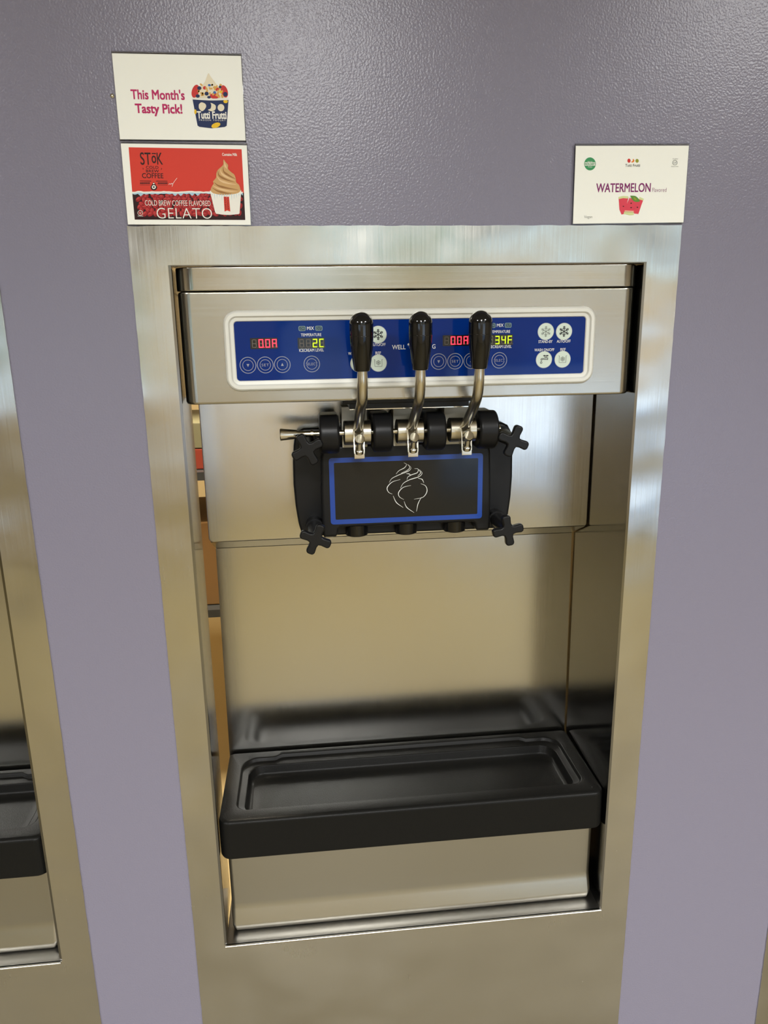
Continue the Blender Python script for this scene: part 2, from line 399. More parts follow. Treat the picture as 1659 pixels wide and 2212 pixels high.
# ------------------------------------------------------------------ steel surround
def make_surround():
    t = empty('steel_surround', (0, 0, 0))
    # front plate: outer 0.63 wide, window 0.55 wide, with a slightly uneven painted-in outer edge
    W, wi = 0.315, 0.275; zt, zi, zb, zbot = ZT, ZT - 0.0405, ZT - 0.951, 0.002
    rnd = random.Random(3)
    def edge(p, q, n, amp):
        out = []
        for i in range(n):
            f = i / n; x = p[0] + (q[0] - p[0]) * f; z = p[1] + (q[1] - p[1]) * f
            j = 0 if i == 0 else rnd.uniform(-amp, amp)
            if p[0] == q[0]: x += j
            else: z += j
            out.append((x, z))
        return out
    outer = edge((-W, zbot), (W, zbot), 4, 0) + edge((W, zbot), (W, zt), 150, 0.00025) + edge((W, zt), (-W, zt), 60, 0.0004) + edge((-W, zt), (-W, zbot), 150, 0.00025)
    inner = [(-wi, zb), (wi, zb), (wi, zi), (-wi, zi)]
    bm = bmesh.new(); yf = -0.0016
    def cap(y):
        A = [bm.verts.new((x, y, z)) for x, z in outer]; B = [bm.verts.new((x, y, z)) for x, z in inner]
        es = [bm.edges.new((A[i], A[(i + 1) % len(A)])) for i in range(len(A))] + [bm.edges.new((B[i], B[(i + 1) % 4])) for i in range(4)]
        bmesh.ops.triangle_fill(bm, use_beauty=True, use_dissolve=False, edges=es)
        return A, B
    A0, B0 = cap(yf); A1, B1 = cap(0.0)
    for i in range(len(A0)): bm.faces.new((A0[i], A0[(i + 1) % len(A0)], A1[(i + 1) % len(A0)], A1[i]))
    for i in range(4): bm.faces.new((B0[i], B0[(i + 1) % 4], B1[(i + 1) % 4], B1[i]))
    from_bm('front_plate', bm, M_frame, t)
    # folded returns: rounded bend into each jamb
    def jamb(name, s, depth, back):
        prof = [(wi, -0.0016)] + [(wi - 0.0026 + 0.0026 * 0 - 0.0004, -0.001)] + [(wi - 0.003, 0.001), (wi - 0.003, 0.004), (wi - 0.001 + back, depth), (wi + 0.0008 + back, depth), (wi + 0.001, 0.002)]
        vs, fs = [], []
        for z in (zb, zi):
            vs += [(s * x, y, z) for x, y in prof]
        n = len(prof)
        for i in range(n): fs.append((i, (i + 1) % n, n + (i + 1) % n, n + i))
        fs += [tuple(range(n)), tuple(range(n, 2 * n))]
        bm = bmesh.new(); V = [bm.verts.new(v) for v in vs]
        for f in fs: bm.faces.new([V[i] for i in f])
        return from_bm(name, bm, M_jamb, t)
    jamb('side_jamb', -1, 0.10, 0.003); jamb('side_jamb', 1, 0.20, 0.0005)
    box('top_return', -0.272, 0.272, -0.0012, 0.03, zi - 0.0012, zi, M_jamb, t)
    bm = bmesh.new(); bm_box(bm, -0.2735, 0.2735, -0.0032, 0.11, zb - 0.0022, zb, 0.0008)
    from_bm('bottom_lip', bm, M_lip, t, smooth=True)
    bm = bmesh.new(); bm_tube(bm, [(-0.2735, -0.0030, zb - 0.0014), (0, -0.0030, zb - 0.0014), (0.2735, -0.0030, zb - 0.0014)], 0.0019, 16)
    from_bm('rolled_hem', bm, M_hem, t, smooth=True)
    return t
M_lip = steel('lip_steel', (0.42, 0.41, 0.39, 1), 0.30, 'X', 0.1, 0.06, 0.03)
M_hem = plain('hem_steel', (0.80, 0.78, 0.74, 1), 0.28, 1.0)
surround = make_surround()
tag(surround, 'brushed steel surround around the machine under the coffee and watermelon signs', 'frame', 'steel surrounds')

# ------------------------------------------------------------------ soft serve machine
def mm(x, z): return (x / 1000.0, ZT + z / 1000.0)
def make_machine():
    t = empty('soft_serve_machine', (0, 0, 0))
    pass
    # --- body and panels
    box('body', -0.262, 0.262, 0.20, 0.78, 0.10, ZT - 0.05, M_panel, t, 0.006)
    for fx in (-0.22, 0.22):
        for fy in (0.26, 0.72): box('foot', fx - 0.025, fx + 0.025, fy - 0.025, fy + 0.025, 0.0, 0.10, M_dark, t, 0.004)
    def ushape(xh, y0, y1, r, k=8):
        pts = [(-xh, y1)]
        pts += [(-xh + r - r * math.cos(0.5 * PI * i / k), y0 + r - r * math.sin(0.5 * PI * i / k)) for i in range(k + 1)]
        pts += [(xh - r + r * math.sin(0.5 * PI * i / k), y0 + r - r * math.cos(0.5 * PI * i / k)) for i in range(k + 1)]
        pts += [(xh, y1)]
        return pts
    def vert_prism(name, prof, z0, z1, mat, bev=0.0015):
        n = len(prof); L = []
        cx = 0; 
        def ring(ins, z):
            out = []
            for i, (x, y) in enumerate(prof):
                px, py = prof[i - 1]; qx, qy = prof[(i + 1) % n]; tx, ty = qx - px, qy - py; ln = math.hypot(tx, ty) or 1
                out.append((x - ty / ln * ins, y + tx / ln * ins, z))
            return out
        loops = [ring(bev, z0), ring(bev * 0.3, z0 + bev * 0.3), ring(0, z0 + bev), ring(0, z1 - bev), ring(bev * 0.3, z1 - bev * 0.3), ring(bev, z1)]
        return loft(name, loops, mat, t)
    vert_prism('head_housing', ushape(0.2705, 0.006, 0.199, 0.016), ZT - 0.195, ZT - 0.0682, M_head, 0.003)
    vert_prism('top_cap', ushape(0.2712, 0.001, 0.199, 0.022), ZT - 0.0678, ZT - 0.0425, M_cap, 0.0012)
    ol = rrect(-0.2725, 0.2722, ZT - 0.398, ZT - 0.1955, [0.006, 0.004, 0.002, 0.002], 4)
    prism('upper_panel', ol, 0.129, 0.139, 0.0015, M_panel, t)
    mesh_obj('sloping_ledge', [(-0.2705, 0.1305, ZT - 0.3985), (0.2705, 0.1305, ZT - 0.3985), (0.2705, 0.187, ZT - 0.4245), (-0.2705, 0.187, ZT - 0.4245),
                               (-0.2705, 0.14, ZT - 0.396), (0.2705, 0.14, ZT - 0.396), (0.2705, 0.187, ZT - 0.42), (-0.2705, 0.187, ZT - 0.42)],
             [(0, 1, 2, 3), (7, 6, 5, 4), (0, 4, 5, 1), (3, 2, 6, 7), (0, 3, 7, 4), (1, 5, 6, 2)], M_panel, t)
    mesh_obj('lower_panel', [(-0.2715, 0.186, ZT - 0.4245), (0.2715, 0.186, ZT - 0.4245), (0.2725, 0.176, ZT - 0.79), (-0.2725, 0.176, ZT - 0.79),
                             (-0.2715, 0.198, ZT - 0.4245), (0.2715, 0.198, ZT - 0.4245), (0.2725, 0.198, ZT - 0.79), (-0.2725, 0.198, ZT - 0.79)],
             [(0, 3, 2, 1), (4, 5, 6, 7), (0, 1, 5, 4), (3, 7, 6, 2), (0, 4, 7, 3), (1, 2, 6, 5)], M_lower, t)
    # --- drip container below the tray (rounded lower front edge)
    prof = [(0.172, -0.803), (0.0250, -0.803), (0.0250, -0.906), (0.0249, -0.909), (0.0243, -0.913), (0.0232, -0.917), (0.0175, -0.936), (0.0172, -0.940)] + [(0.0172 + 0.008 * (1 - math.cos(0.5 * PI * i / 5)), -0.9415 - 0.008 * math.sin(0.5 * PI * i / 5)) for i in range(1, 6)] + [(0.172, -0.9495)]
    loops = []
    for x, ins in ((-0.266, 0.012), (-0.2645, 0.004), (-0.259, 0.0), (0.259, 0.0), (0.2645, 0.004), (0.266, 0.012)):
        L = []
        for i, (y, z) in enumerate(prof):
            py, pz = prof[i - 1]; qy, qz = prof[(i + 1) % len(prof)]; ty, tz = qy - py, qz - pz; ln = math.hypot(ty, tz)
            s = 1 if 0 < i < len(prof) - 1 else 0
            L.append((x, y + (ins if y < 0.1 else 0), ZT + z + (ins if z < -0.92 else 0)))
        loops.append(L)
    loft('drip_container', loops, M_bin, t, angle=40)
    # --- control panel
    Yp = 0.0035
    o1 = rrect(-0.2205, 0.2185, ZT - 0.1805, ZT - 0.0895, 0.016, 8)
    st = [(0, 0.0065), (0, 0.003), (0.0012, 0.0005), (0.003, -0.0008), (0.0062, -0.0008), (0.0072, 0.0002), (0.0078, 0.0015), (0.0115, 0.0022), (0.0125, 0.0040)]
    bz = loft('bezel', front_loops(o1, st), M_bezel, t, cap0=False, cap1=False)
    pan = box('control_panel', -0.2088, 0.2062, Yp, 0.0064, ZT - 0.1690, ZT - 0.1005, M_blue, t)
    y1, y2, y3, y4 = Yp - 0.0001, Yp - 0.0002, Yp - 0.0003, Yp - 0.0004
    SEG = {'0': 'abcdef', 'A': 'abcefg', '2': 'abged', 'C': 'adef', '3': 'abgcd', '4': 'fgbc', 'F': 'aefg', ' ': ''}
    def digit(x0, x1, z0, z1, ch, lit, dp=False):
        w = 0.00115; sl = 0.0004; g = 0.0002
        zm = (z0 + z1) / 2
        S = {'a': (x0 + g, z1 - w / 2, x1 - g, z1 - w / 2), 'g': (x0 + g, zm, x1 - g, zm), 'd': (x0 + g, z0 + w / 2, x1 - g, z0 + w / 2),
             'f': (x0 + w / 2, zm + g, x0 + w / 2, z1 - g), 'b': (x1 - w / 2, zm + g, x1 - w / 2, z1 - g), 'e': (x0 + w / 2, z0 + g, x0 + w / 2, zm - g), 'c': (x1 - w / 2, z0 + g, x1 - w / 2, zm - g)}
        vs, fs, mi = [], [], []
        for k, (a, b, c, d) in S.items():
            on = k in SEG[ch]
            ww = w if on else w * 0.62
            for q in strokes([[(a, b), (c, d)]], ww):
                n = len(vs); vs += [(px, y2, ZT + pz) for px, pz in q]; fs.append((n, n + 1, n + 2, n + 3)); mi.append(1 if on else 0)
        q = disc2(x1 + 0.0009, z0 + 0.0005, 0.0004, n=8); n = len(vs); vs += [(px, y2, ZT + pz) for px, pz in q]; fs.append(tuple(range(n, n + 8))); mi.append(1 if dp else 0)
        o = mesh_obj('digit', vs, fs, None, pan, mats=[M_off, lit], mi=mi)
        return o
    for x0, chars, lit, zz in ((-0.1910, ' 00A', M_red, -0.1202), (-0.1368, '  2C', M_yel, -0.1208), (0.0332, ' 00A', M_red, -0.1207), (0.0866, ' 34F', M_yel, -0.1210)):
        flat('display', [rrect(x0, x0 + 0.0312, ZT + zz - 0.0124, ZT + zz, 0.0004, 2)], y1, M_win, pan)
        for i, ch in enumerate(chars):
            dx = x0 + 0.0019 + i * 0.00765
            digit(dx, dx + 0.0054, zz - 0.0110, zz - 0.0014, ch, lit, dp=(chars == ' 00A' and i == 1))
    T = lambda s, a, b, c, d, m=M_white, bold=0.012, **k: text('lettering', s, a / 1000, b / 1000, ZT + c / 1000, ZT + d / 1000, y3, m, pan, bold=bold, **k)
    for dx, dz in ((0.0, 0.0), (223.4, -0.2)):
        for bx, kind in ((-195, 'down'), (-175.2, 'set'), (-155.6, 'up'), (-121.5, 'select')):
            cx, cz = (bx + dx) / 1000, ZT + (-150.7 + dz) / 1000
            polys = ring2(cx, cz, 0.0091, 0.0007) + (ring2(cx, cz, 0.0060, 0.00055) if kind != 'select' else [q for q in ring2(cx, cz, 0.0060, 0.00055, 40) if abs(q[0][1] - cz) > 0.0017])
            s = 0.0016
            if kind == 'up': polys.append([(cx - s, cz - s * .9), (cx + s, cz - s * .9), (cx, cz + s * 1.2)])
            if kind == 'down': polys.append([(cx - s, cz + s * .9), (cx, cz - s * 1.2), (cx + s, cz + s * .9)])
            b = flat('button', polys, y1, M_ring, pan)
            if kind in ('set', 'select'):
                hw = 4.2 if kind == 'set' else 6.6
                T(kind.upper(), bx + dx - hw, bx + dx + hw, -150.7 + dz - 1.5, -150.7 + dz + 1.5, M_ring, 0.0, spacing=1.15)
        for a, s in ((-135.2, 'LOW'), (-115.9, 'OUT')):
            flat('indicator', [rrect((a + dx) / 1000, (a + 8.2 + dx) / 1000, ZT - 0.1132, ZT - 0.1076, 0.0016, 4)], y1, M_lamp, pan)
            flat('indicator', [rrect((a + .7 + dx) / 1000, (a + 7.5 + dx) / 1000, ZT - 0.1126, ZT - 0.1082, 0.0012, 4)], y2, M_indark, pan)
            T(s, a + 1.2 + dx, a + 7.0 + dx, -111.9, -108.9, M_lamp, 0.0)
        T('MIX', -125.5 + dx, -117.5 + dx, -112.1, -108.4)
        T('TEMPERATURE', -132.7 + dx, -109.3 + dx, -119.2, -116.0)
        T('ICECREAM LEVEL', -135.4 + dx, -107.0 + dx, -136.6, -133.2)
        for (bx, bz, kind, lab, lw, lz) in ((-65.6, -118.3, 'flake2', 'STAND-BY', 8.6, -131.6), (-43.2, -118.6, 'flake', 'AUTO/OFF', 8.5, -131.6), (-66.6, -151.2, 'tap', 'WASH ON/OFF', 12.2, -141.3), (-43.5, -151.2, 'box', 'REF', 3.2, -141.3)):
            cx, cz = (bx + dx) / 1000, ZT + bz / 1000
            flat('button', [disc2(cx, cz, 0.0101, n=36)], y1, M_ring, pan); flat('button', [disc2(cx, cz, 0.0096, n=36)], y2, M_btn, pan)
            L = []
            if kind.startswith('flake'):
                for k in range(6):
                    a = PI / 2 + k * PI / 3; r = 0.0064; u = Vector((math.cos(a), math.sin(a))); c = Vector((cx, cz))
                    L.append([c, c + u * r])
                    for f, l in ((0.42, 0.0021), (0.70, 0.0017)):
                        for s in (-1, 1):
                            w = Vector((math.cos(a + s * 0.9), math.sin(a + s * 0.9))); L.append([c + u * r * f, c + u * r * f + w * l])
                flat('icon', strokes(L, 0.0009 if kind == 'flake' else 0.0007), y3, M_ink if kind == 'flake' else M_inkgrey, pan)
            elif kind == 'box':
                P = lambda x, z: (cx + x / 1000, cz + z / 1000)
                flat('icon', strokes([[P(-5.2, 4.2), P(-4.2, 4.2), P(-4.2, -3.8), P(4.2, -3.8), P(4.2, 4.2), P(5.2, 4.2)]], 0.0005), y3, M_ink, pan)
                for k in range(6):
                    a = PI / 2 + k * PI / 3; L.append([P(0, .4), P(2.9 * math.cos(a), .4 + 2.9 * math.sin(a))])
                    for s in (-1, 1): L.append([P(1.7 * math.cos(a), .4 + 1.7 * math.sin(a)), P(1.7 * math.cos(a) + 1.2 * math.cos(a + s), .4 + 1.7 * math.sin(a) + 1.2 * math.sin(a + s))])
                flat('icon', strokes(L, 0.0006), y3, M_inkgrey, pan)
            else:
                P = lambda x, z: (cx + x / 1000, cz + z / 1000)
                L = [catmull([P(-4.0, -0.2), P(-3.6, 1.0), P(-2.2, 1.5), P(0, 1.5)], 4), [P(0, 1.9), P(4.6, 1.9)], [P(1.4, 2.0), P(1.4, 4.2)], [P(3, 2.0), P(3, 4.2)],
                     catmull([P(-2.4, -0.6), P(-2.2, .2), P(-1.4, .4), P(1, .4)], 4), [P(.4, .2), P(4.6, .2)], [P(4.6, -.4), P(4.6, 2.6)], [P(-4.1, -.5), P(-2.3, -.6)]]
                flat('icon', strokes(L, 0.0007) + [disc2(*P(.4, 4.6), .0017, .0008, 12), disc2(*P(3.8, 4.6), .0017, .0008, 12)] + ring2(*P(-3.3, -3.4), .0011, .0006, 16) + [[P(-4.0, -2.7), P(-2.6, -2.7), P(-3.3, -1.3)]], y3, M_ink, pan)
            T(lab, bx + dx - lw, bx + dx + lw, lz, lz + 3.3, M_white, 0.012)
    T('WELL', -27, -11.2, -135.8, -130.8, M_white, 0.012); T('G', 20.6, 24.4, -135.8, -130.8, M_white, 0.012)
    flat('swirl_mark', [disc2(-0.0066, ZT - 0.1312, 0.0030, 0.0026)], y2, M_stblue, pan); flat('swirl_mark', [disc2(-0.0074, ZT - 0.1304, 0.0014, 0.0012)], y3, M_white, pan)
    # --- black cover under the head, and plungers
    bm = bmesh.new()
    bm_box(bm, -0.086, 0.086, 0.030, 0.128, ZT - 0.2012, ZT - 0.1958, 0.001); bm_box(bm, -0.077, 0.073, 0.036, 0.128, ZT - 0.2085, ZT - 0.2008, 0.001)
    cov = from_bm('drip_cover', bm, M_black, t, smooth=True)
    box('cover_edge', -0.077, 0.073, 0.0345, 0.0365, ZT - 0.2088, ZT - 0.2078, M_chrome, cov)
    for hx in (-0.067, 0.0, 0.067):
        box('plunger', hx - 0.0185, hx + 0.0145, 0.074, 0.104, ZT - 0.262, ZT - 0.209, M_nylon, t, 0.0012)
    # --- dispensing door: flanged plate, raised block, bearings, nozzles, sticker
    zz = lambda *p: [(x / 1000, ZT + z / 1000) for x, z in p]
    pl = zz((-137, -389), (137, -389), (143, -386), (147, -370), (150, -345), (151.5, -315), (151, -285), (149, -262), (147, -250), (143, -243), (135, -239), (-135, -239), (-143, -243), (-147, -250), (-149, -262), (-151, -285), (-151.5, -315), (-150, -345), (-147, -370), (-143, -386))
    door = prism('dispensing_door', densify(pl), 0.104, 0.1288, 0.004, M_black, t)
    bl = zz((-113, -384), (-97, -384), (-94.5, -381), (-93.5, -373), (-91, -371.5), (91, -371.5), (93.5, -373), (94.5, -381), (97, -384), (113, -384), (115, -380), (115, -330), (113.5, -275), (111, -264), (106, -260), (-106, -260), (-111, -264), (-113.5, -275), (-115, -330), (-115, -380))
    prism('raised_block', densify(bl), 0.0805, 0.1045, 0.004, M_black, door, 4)
    for bx in (-0.1025, -0.0355, 0.0325, 0.1000):
        bm = bmesh.new(); r = 0.0245; h = 0.0125; e = 0.0035
        bm_lathe(bm, (bx - h, 0.056, ZT - 0.2405), (1, 0, 0), [(0, 0), (0, r - e)] + [(e * (1 - math.cos(.5 * PI * i / 4)), r - e + e * math.sin(.5 * PI * i / 4)) for i in range(1, 5)] + [(2 * h - e * (1 - math.sin(.5 * PI * i / 4)), r - e + e * math.cos(.5 * PI * i / 4)) for i in range(5)] + [(2 * h, 0)], 40)
        bm_box(bm, bx - h * .96, bx + h * .96, 0.050, 0.106, ZT - 0.2655, ZT - 0.218, 0.003)
        from_bm('bearing_block', bm, M_black, door, smooth=True)
    for hx in (-0.068, 0.0, 0.068):
        bm = bmesh.new(); bm_lathe(bm, (hx, 0.098, ZT - 0.3865), (0, 0, 1), [(0, 0), (0, 0.0145), (0.0008, 0.0155), (0.018, 0.0155), (0.018, 0)], 32)
        from_bm('nozzle', bm, M_gloss, door, smooth=True)
    # sticker film with blue border and swirl drawing
    ys = 0.0804
    so = rrect(-0.1035, 0.1030, ZT - 0.3665, ZT - 0.2762, 0.004, 5)
    loft('sticker', [[(x, ys + 0.0001, z) for x, z in so], [(x, ys - 0.0001, z) for x, z in so]], M_stick, door)
    a, b = rrect(-0.1035, 0.1030, ZT - 0.3665, ZT - 0.2762, 0.004, 5), rrect(-0.0970, 0.0965, ZT - 0.3600, ZT - 0.2827, 0.0015, 5)
    flat('sticker_border', [[a[i], a[(i + 1) % len(a)], b[(i + 1) % len(b)], b[i]] for i in range(len(a))], ys - 0.0002, M_stblue, door)
    SW = [[(-4.0, -285.6), (-0.6, -288.0), (-3.5, -292.4), (-10.8, -296.1), (-14.8, -300.5)], [(1.7, -288.3), (5.3, -292.6), (2.3, -296.8), (-9, -301), (-19.9, -306.0), (-24.1, -311.6)],
          [(0.6, -287.7), (3.6, -292), (0.3, -296), (-8, -299.5)],
          [(10.1, -294.0), (14.9, -294.8), (13.7, -299.6), (5.9, -302.3), (1.0, -305.2), (-0.2, -308.8)], [(16.7, -295.5), (20.3, -300.4), (16.1, -305.1), (3.4, -308.9), (-5.0, -313.5), (-9.1, -320.1)],
          [(15.6, -295.3), (18.2, -300), (14.5, -304)],
          [(14.9, -307.3), (20.3, -309.0), (22.7, -313.9)], [(-1, -300.5), (3, -301), (5, -303)], [(18.5, -314.7), (25.1, -318.3), (26.9, -325.7), (21.5, -333.5), (9.3, -335.9)],
          [(5.2, -316.7), (-5.1, -319.0), (-11.4, -325.5), (-10.6, -331.6), (-4.6, -335.9)], [(-9.2, -308.1), (-19.9, -311.1), (-26.8, -318.3), (-25.2, -324.7), (-20.1, -327.7)],
          [(-19.0, -330.1), (-14.6, -339.5), (-5.6, -346.8)], [(-4.3, -338.3), (-0.5, -346.9), (9.2, -354.5)], [(19.3, -333.4), (14.7, -342.5), (12.5, -353.0)]]
    flat('swirl_drawing', [q for c in SW for q in strokes([catmull(zz(*c), 8)], (0.0003, 0.0010, 0.0003))], ys - 0.0003, M_white, door)
    # --- pivot rod with flared end knob
    bm = bmesh.new(); bm_cyl(bm, (-0.120, 0.050, ZT - 0.2390), (0.1175, 0.050, ZT - 0.2390), 0.0036, n=16)
    rod = from_bm('pivot_rod', bm, M_chrome, t, smooth=True)
    bm = bmesh.new(); bm_lathe(bm, (-0.1640, 0.050, ZT - 0.2390), (1, 0, 0), [(0, 0), (0, 0.0072), (0.001, 0.0078), (0.020, 0.0056), (0.0225, 0.0040), (0.038, 0.0040), (0.0382, 0.0054), (0.0415, 0.0054), (0.0417, 0.0036), (0.046, 0.0036), (0.046, 0)], 28)
    from_bm('rod_knob', bm, M_chrome, rod, smooth=True)
    # --- three pull handles
    for hx, tilt in ((-0.0672, 0.001), (-0.0005, 0.0), (0.0672, 0.0)):
        bm = bmesh.new()
        bm_lathe(bm, (hx - 0.0172, 0.050, ZT - 0.2390), (1, 0, 0), [(0, 0), (0, 0.0145), (0.0010, 0.0155), (0.0334, 0.0155), (0.0344, 0.0145), (0.0344, 0)], 36)
        path = catmull([(hx, 0.046, ZT - 0.238), (hx, 0.026, ZT - 0.2285), (hx, 0.004, ZT - 0.2155), (hx, -0.018, ZT - 0.2015), (hx + tilt, -0.033, ZT - 0.189), (hx + tilt, -0.0395, ZT - 0.1745), (hx + tilt, -0.0410, ZT - 0.160), (hx + tilt, -0.042, ZT - 0.148)], 6)
        bm_tube(bm, path, 0.0061, 20)
        h = from_bm('pull_handle', bm, M_hub, t, smooth=True)
        # front fork that carries the adjusting screw
        bm = bmesh.new()
        for s in (-1, 1):
            vs = [(0.040, -0.2355), (0.030, -0.2325), (0.0215, -0.2430), (0.0190, -0.2610), (0.0260, -0.2640), (0.0380, -0.2530)]
            A = [bm.verts.new((hx + s * 0.0066, y, ZT + z)) for y, z in vs]; B = [bm.verts.new((hx + s * 0.0050, y, ZT + z)) for y, z in vs]
            for i in range(len(vs)): bm.faces.new((A[i], A[(i + 1) % len(vs)], B[(i + 1) % len(vs)], B[i]))
            bm.faces.new(A); bm.faces.new(B[::-1])
        bm_box(bm, hx - 0.0064, hx + 0.0064, 0.0185, 0.0330, ZT - 0.2672, ZT - 0.2598, 0.0006)
        from_bm('fork', bm, M_hub, h, smooth=True)
        bm = bmesh.new(); n1 = Vector((0, -0.45, 0.89)).normalized(); n2 = Vector((0, -0.82, 0.57)).normalized()
        bm_lathe(bm, (hx, 0.0205, ZT - 0.2605), n1, [(0, 0), (0, 0.0048), (0.0006, 0.0054), (0.0052, 0.0054), (0.0058, 0.0048), (0.0058, 0.0034), (0.0150, 0.0034), (0.0150, 0)], 24)
        bm_lathe(bm, (hx, 0.0135, ZT - 0.2445), n2, [(0, 0), (0, 0.0052), (0.0008, 0.0060), (0.0064, 0.0060), (0.0070, 0.0055), (0.0072, 0)], 28)
        from_bm('adjusting_screw', bm, M_chrome, h, smooth=True)
        bm = bmesh.new(); r = 0.0133
        prof = [(0, 0), (0, 0.0084), (0.0008, 0.0090), (0.012, 0.0107), (0.026, 0.0125), (0.038, 0.0132), (0.0383, 0.0130), (0.0386, 0.0132), (0.050, 0.0133)]
        prof += [(0.050 + 0.0135 * math.sin(.5 * PI * i / 10), r * math.cos(.5 * PI * i / 10)) for i in range(1, 11)]
        prof[-1] = (prof[-1][0], 0)
        bm_lathe(bm, (hx + tilt, -0.0405, ZT - 0.1572), (0.0, -0.05, 1), prof, 36)
        from_bm('grip', bm, M_gloss, h, smooth=True, angle=60)
    # --- star knobs that clamp the door
    def star(cx, cz, ang):
        out = []; R, w, k = 0.0208, 0.0056, 5; rr = 0.0042
        for q in range(4):
            a = ang + q * PI / 2; u = Vector((math.cos(a), math.sin(a))); v = Vector((-u.y, u.x)); c = Vector((cx, cz))
            wi = w * 0.93; f = 0.0026
            out.append(c + u * (wi + f * .35) - v * (wi + f * .35)); out.append(c + u * (wi + f * 1.6) - v * wi)
            for i in range(k + 1):
                b = -PI / 2 + 0.5 * PI * i / k; out.append(c + u * (R - rr + rr * math.cos(b)) + v * (-(w * 1.03 - rr) + rr * math.sin(b)))
            for i in range(k + 1):
                b = 0.5 * PI * i / k; out.append(c + u * (R - rr + rr * math.cos(b)) + v * ((w * 1.03 - rr) + rr * math.sin(b)))
            out.append(c + u * (wi + f * 1.6) + v * wi)
        return [(p.x, p.y) for p in out]
    for kx, kz, ang in ((-0.1308, -0.2560, 27), (0.1305, -0.2535, -22), (-0.1250, -0.3722, -24), (0.1268, -0.3718, 10)):
        o = star(kx, ZT + kz, math.radians(ang))
        loops = front_loops(o, [(0.0012, 0.0385), (0.0, 0.0372), (0.0, 0.0322), (0.0004, 0.0310), (0.0014, 0.0303), (0.0022, 0.0302)])
        k = loft('star_knob', loops, M_black, t, angle=50)
        bm = bmesh.new(); bm_lathe(bm, (kx, 0.0380, ZT + kz), (0, 1, 0), [(0, 0), (0, 0.0085), (0.050, 0.0100), (0.050, 0.0125), (0.0665, 0.0125), (0.0665, 0)], 28)
        from_bm('shaft', bm, M_black, k, smooth=True)
    return t
M_indark = plain('indicator_dark', srgb(20, 48, 70), 0.3)
machine = make_machine()
tag(machine, 'soft serve machine with three black-gripped handles under the coffee and watermelon signs', 'ice cream machine', 'soft serve machines')

# ------------------------------------------------------------------ drip tray
def make_tray():
    def loop(xh, y0, y1, rf, rb, z, jog=0.0):
        pts = rrect(-xh, xh, y0, y1, [rf, rf, rb, rb], 8)
        # extra points along the straight back edge so that it can step outwards between the jogs
        out = []
        for i, p in enumerate(pts):
            out.append(p)
            if i == 26:
                for x in (0.200, 0.190, 0.0, -0.190, -0.200): out.append((x, y1))
        return [(x, y + (jog if (y > y1 - 1e-6 and abs(x) < 0.195) else 0), z) for x, y in out]
    zt = ZT - 0.757
    L = [loop(0.2680, 0.0075, 0.1715, 0.012, 0.004, zt - 0.0590), loop(0.2712, 0.0040, 0.1718, 0.015, 0.004, zt - 0.0580), loop(0.2722, 0.0030, 0.172, 0.015, 0.004, zt - 0.0550), loop(0.2722, 0.0045, 0.172, 0.015, 0.004, zt - 0.0060),
         loop(0.2710, 0.0062, 0.1715, 0.014, 0.004, zt - 0.0020), loop(0.2670, 0.0105, 0.170, 0.012, 0.004, zt)]
    L += [loop(0.2515, 0.0285, 0.1560, 0.016, 0.026, zt, 0.007), loop(0.2498, 0.0300, 0.1545, 0.016, 0.026, zt - 0.0012, 0.007), loop(0.2488, 0.0310, 0.1532, 0.016, 0.026, zt - 0.0050, 0.007), loop(0.2475, 0.0320, 0.1520, 0.016, 0.025, zt - 0.0062, 0.007),
          loop(0.2400, 0.0330, 0.1440, 0.013, 0.022, zt - 0.0064), loop(0.2385, 0.0335, 0.1425, 0.013, 0.022, zt - 0.0075), loop(0.2370, 0.0345, 0.1400, 0.013, 0.022, zt - 0.0170), loop(0.2350, 0.0365, 0.1375, 0.013, 0.022, zt - 0.0210), loop(0.2300, 0.0420, 0.1310, 0.012, 0.020, zt - 0.0228), loop(0.2200, 0.0520, 0.1210, 0.010, 0.016, zt - 0.0232)]
    o = loft('drip_tray', [[(x, y, z - 0.0) for x, y, z in l] for l in L], M_tray, None, cap0=True, cap1=True, angle=45)
    return o
tray = make_tray()
tag(tray, 'black plastic drip tray in the machine under the coffee and watermelon signs', 'drip tray', 'black drip trays')

for i, c in enumerate(CENTRES[1:]):
    side = ('neighbouring unit beside the coffee gelato sign', 'neighbouring unit beside the watermelon sign')[i]
    s = copy_tree(surround); s.location.x += c; s['label'] = 'brushed steel surround of the ' + side
    m = copy_tree(machine); m.location.x += c; m['label'] = 'soft serve machine of the ' + side
    d = tray.copy(); COL.objects.link(d); d.location.x += c; d['label'] = 'black plastic drip tray of the ' + side

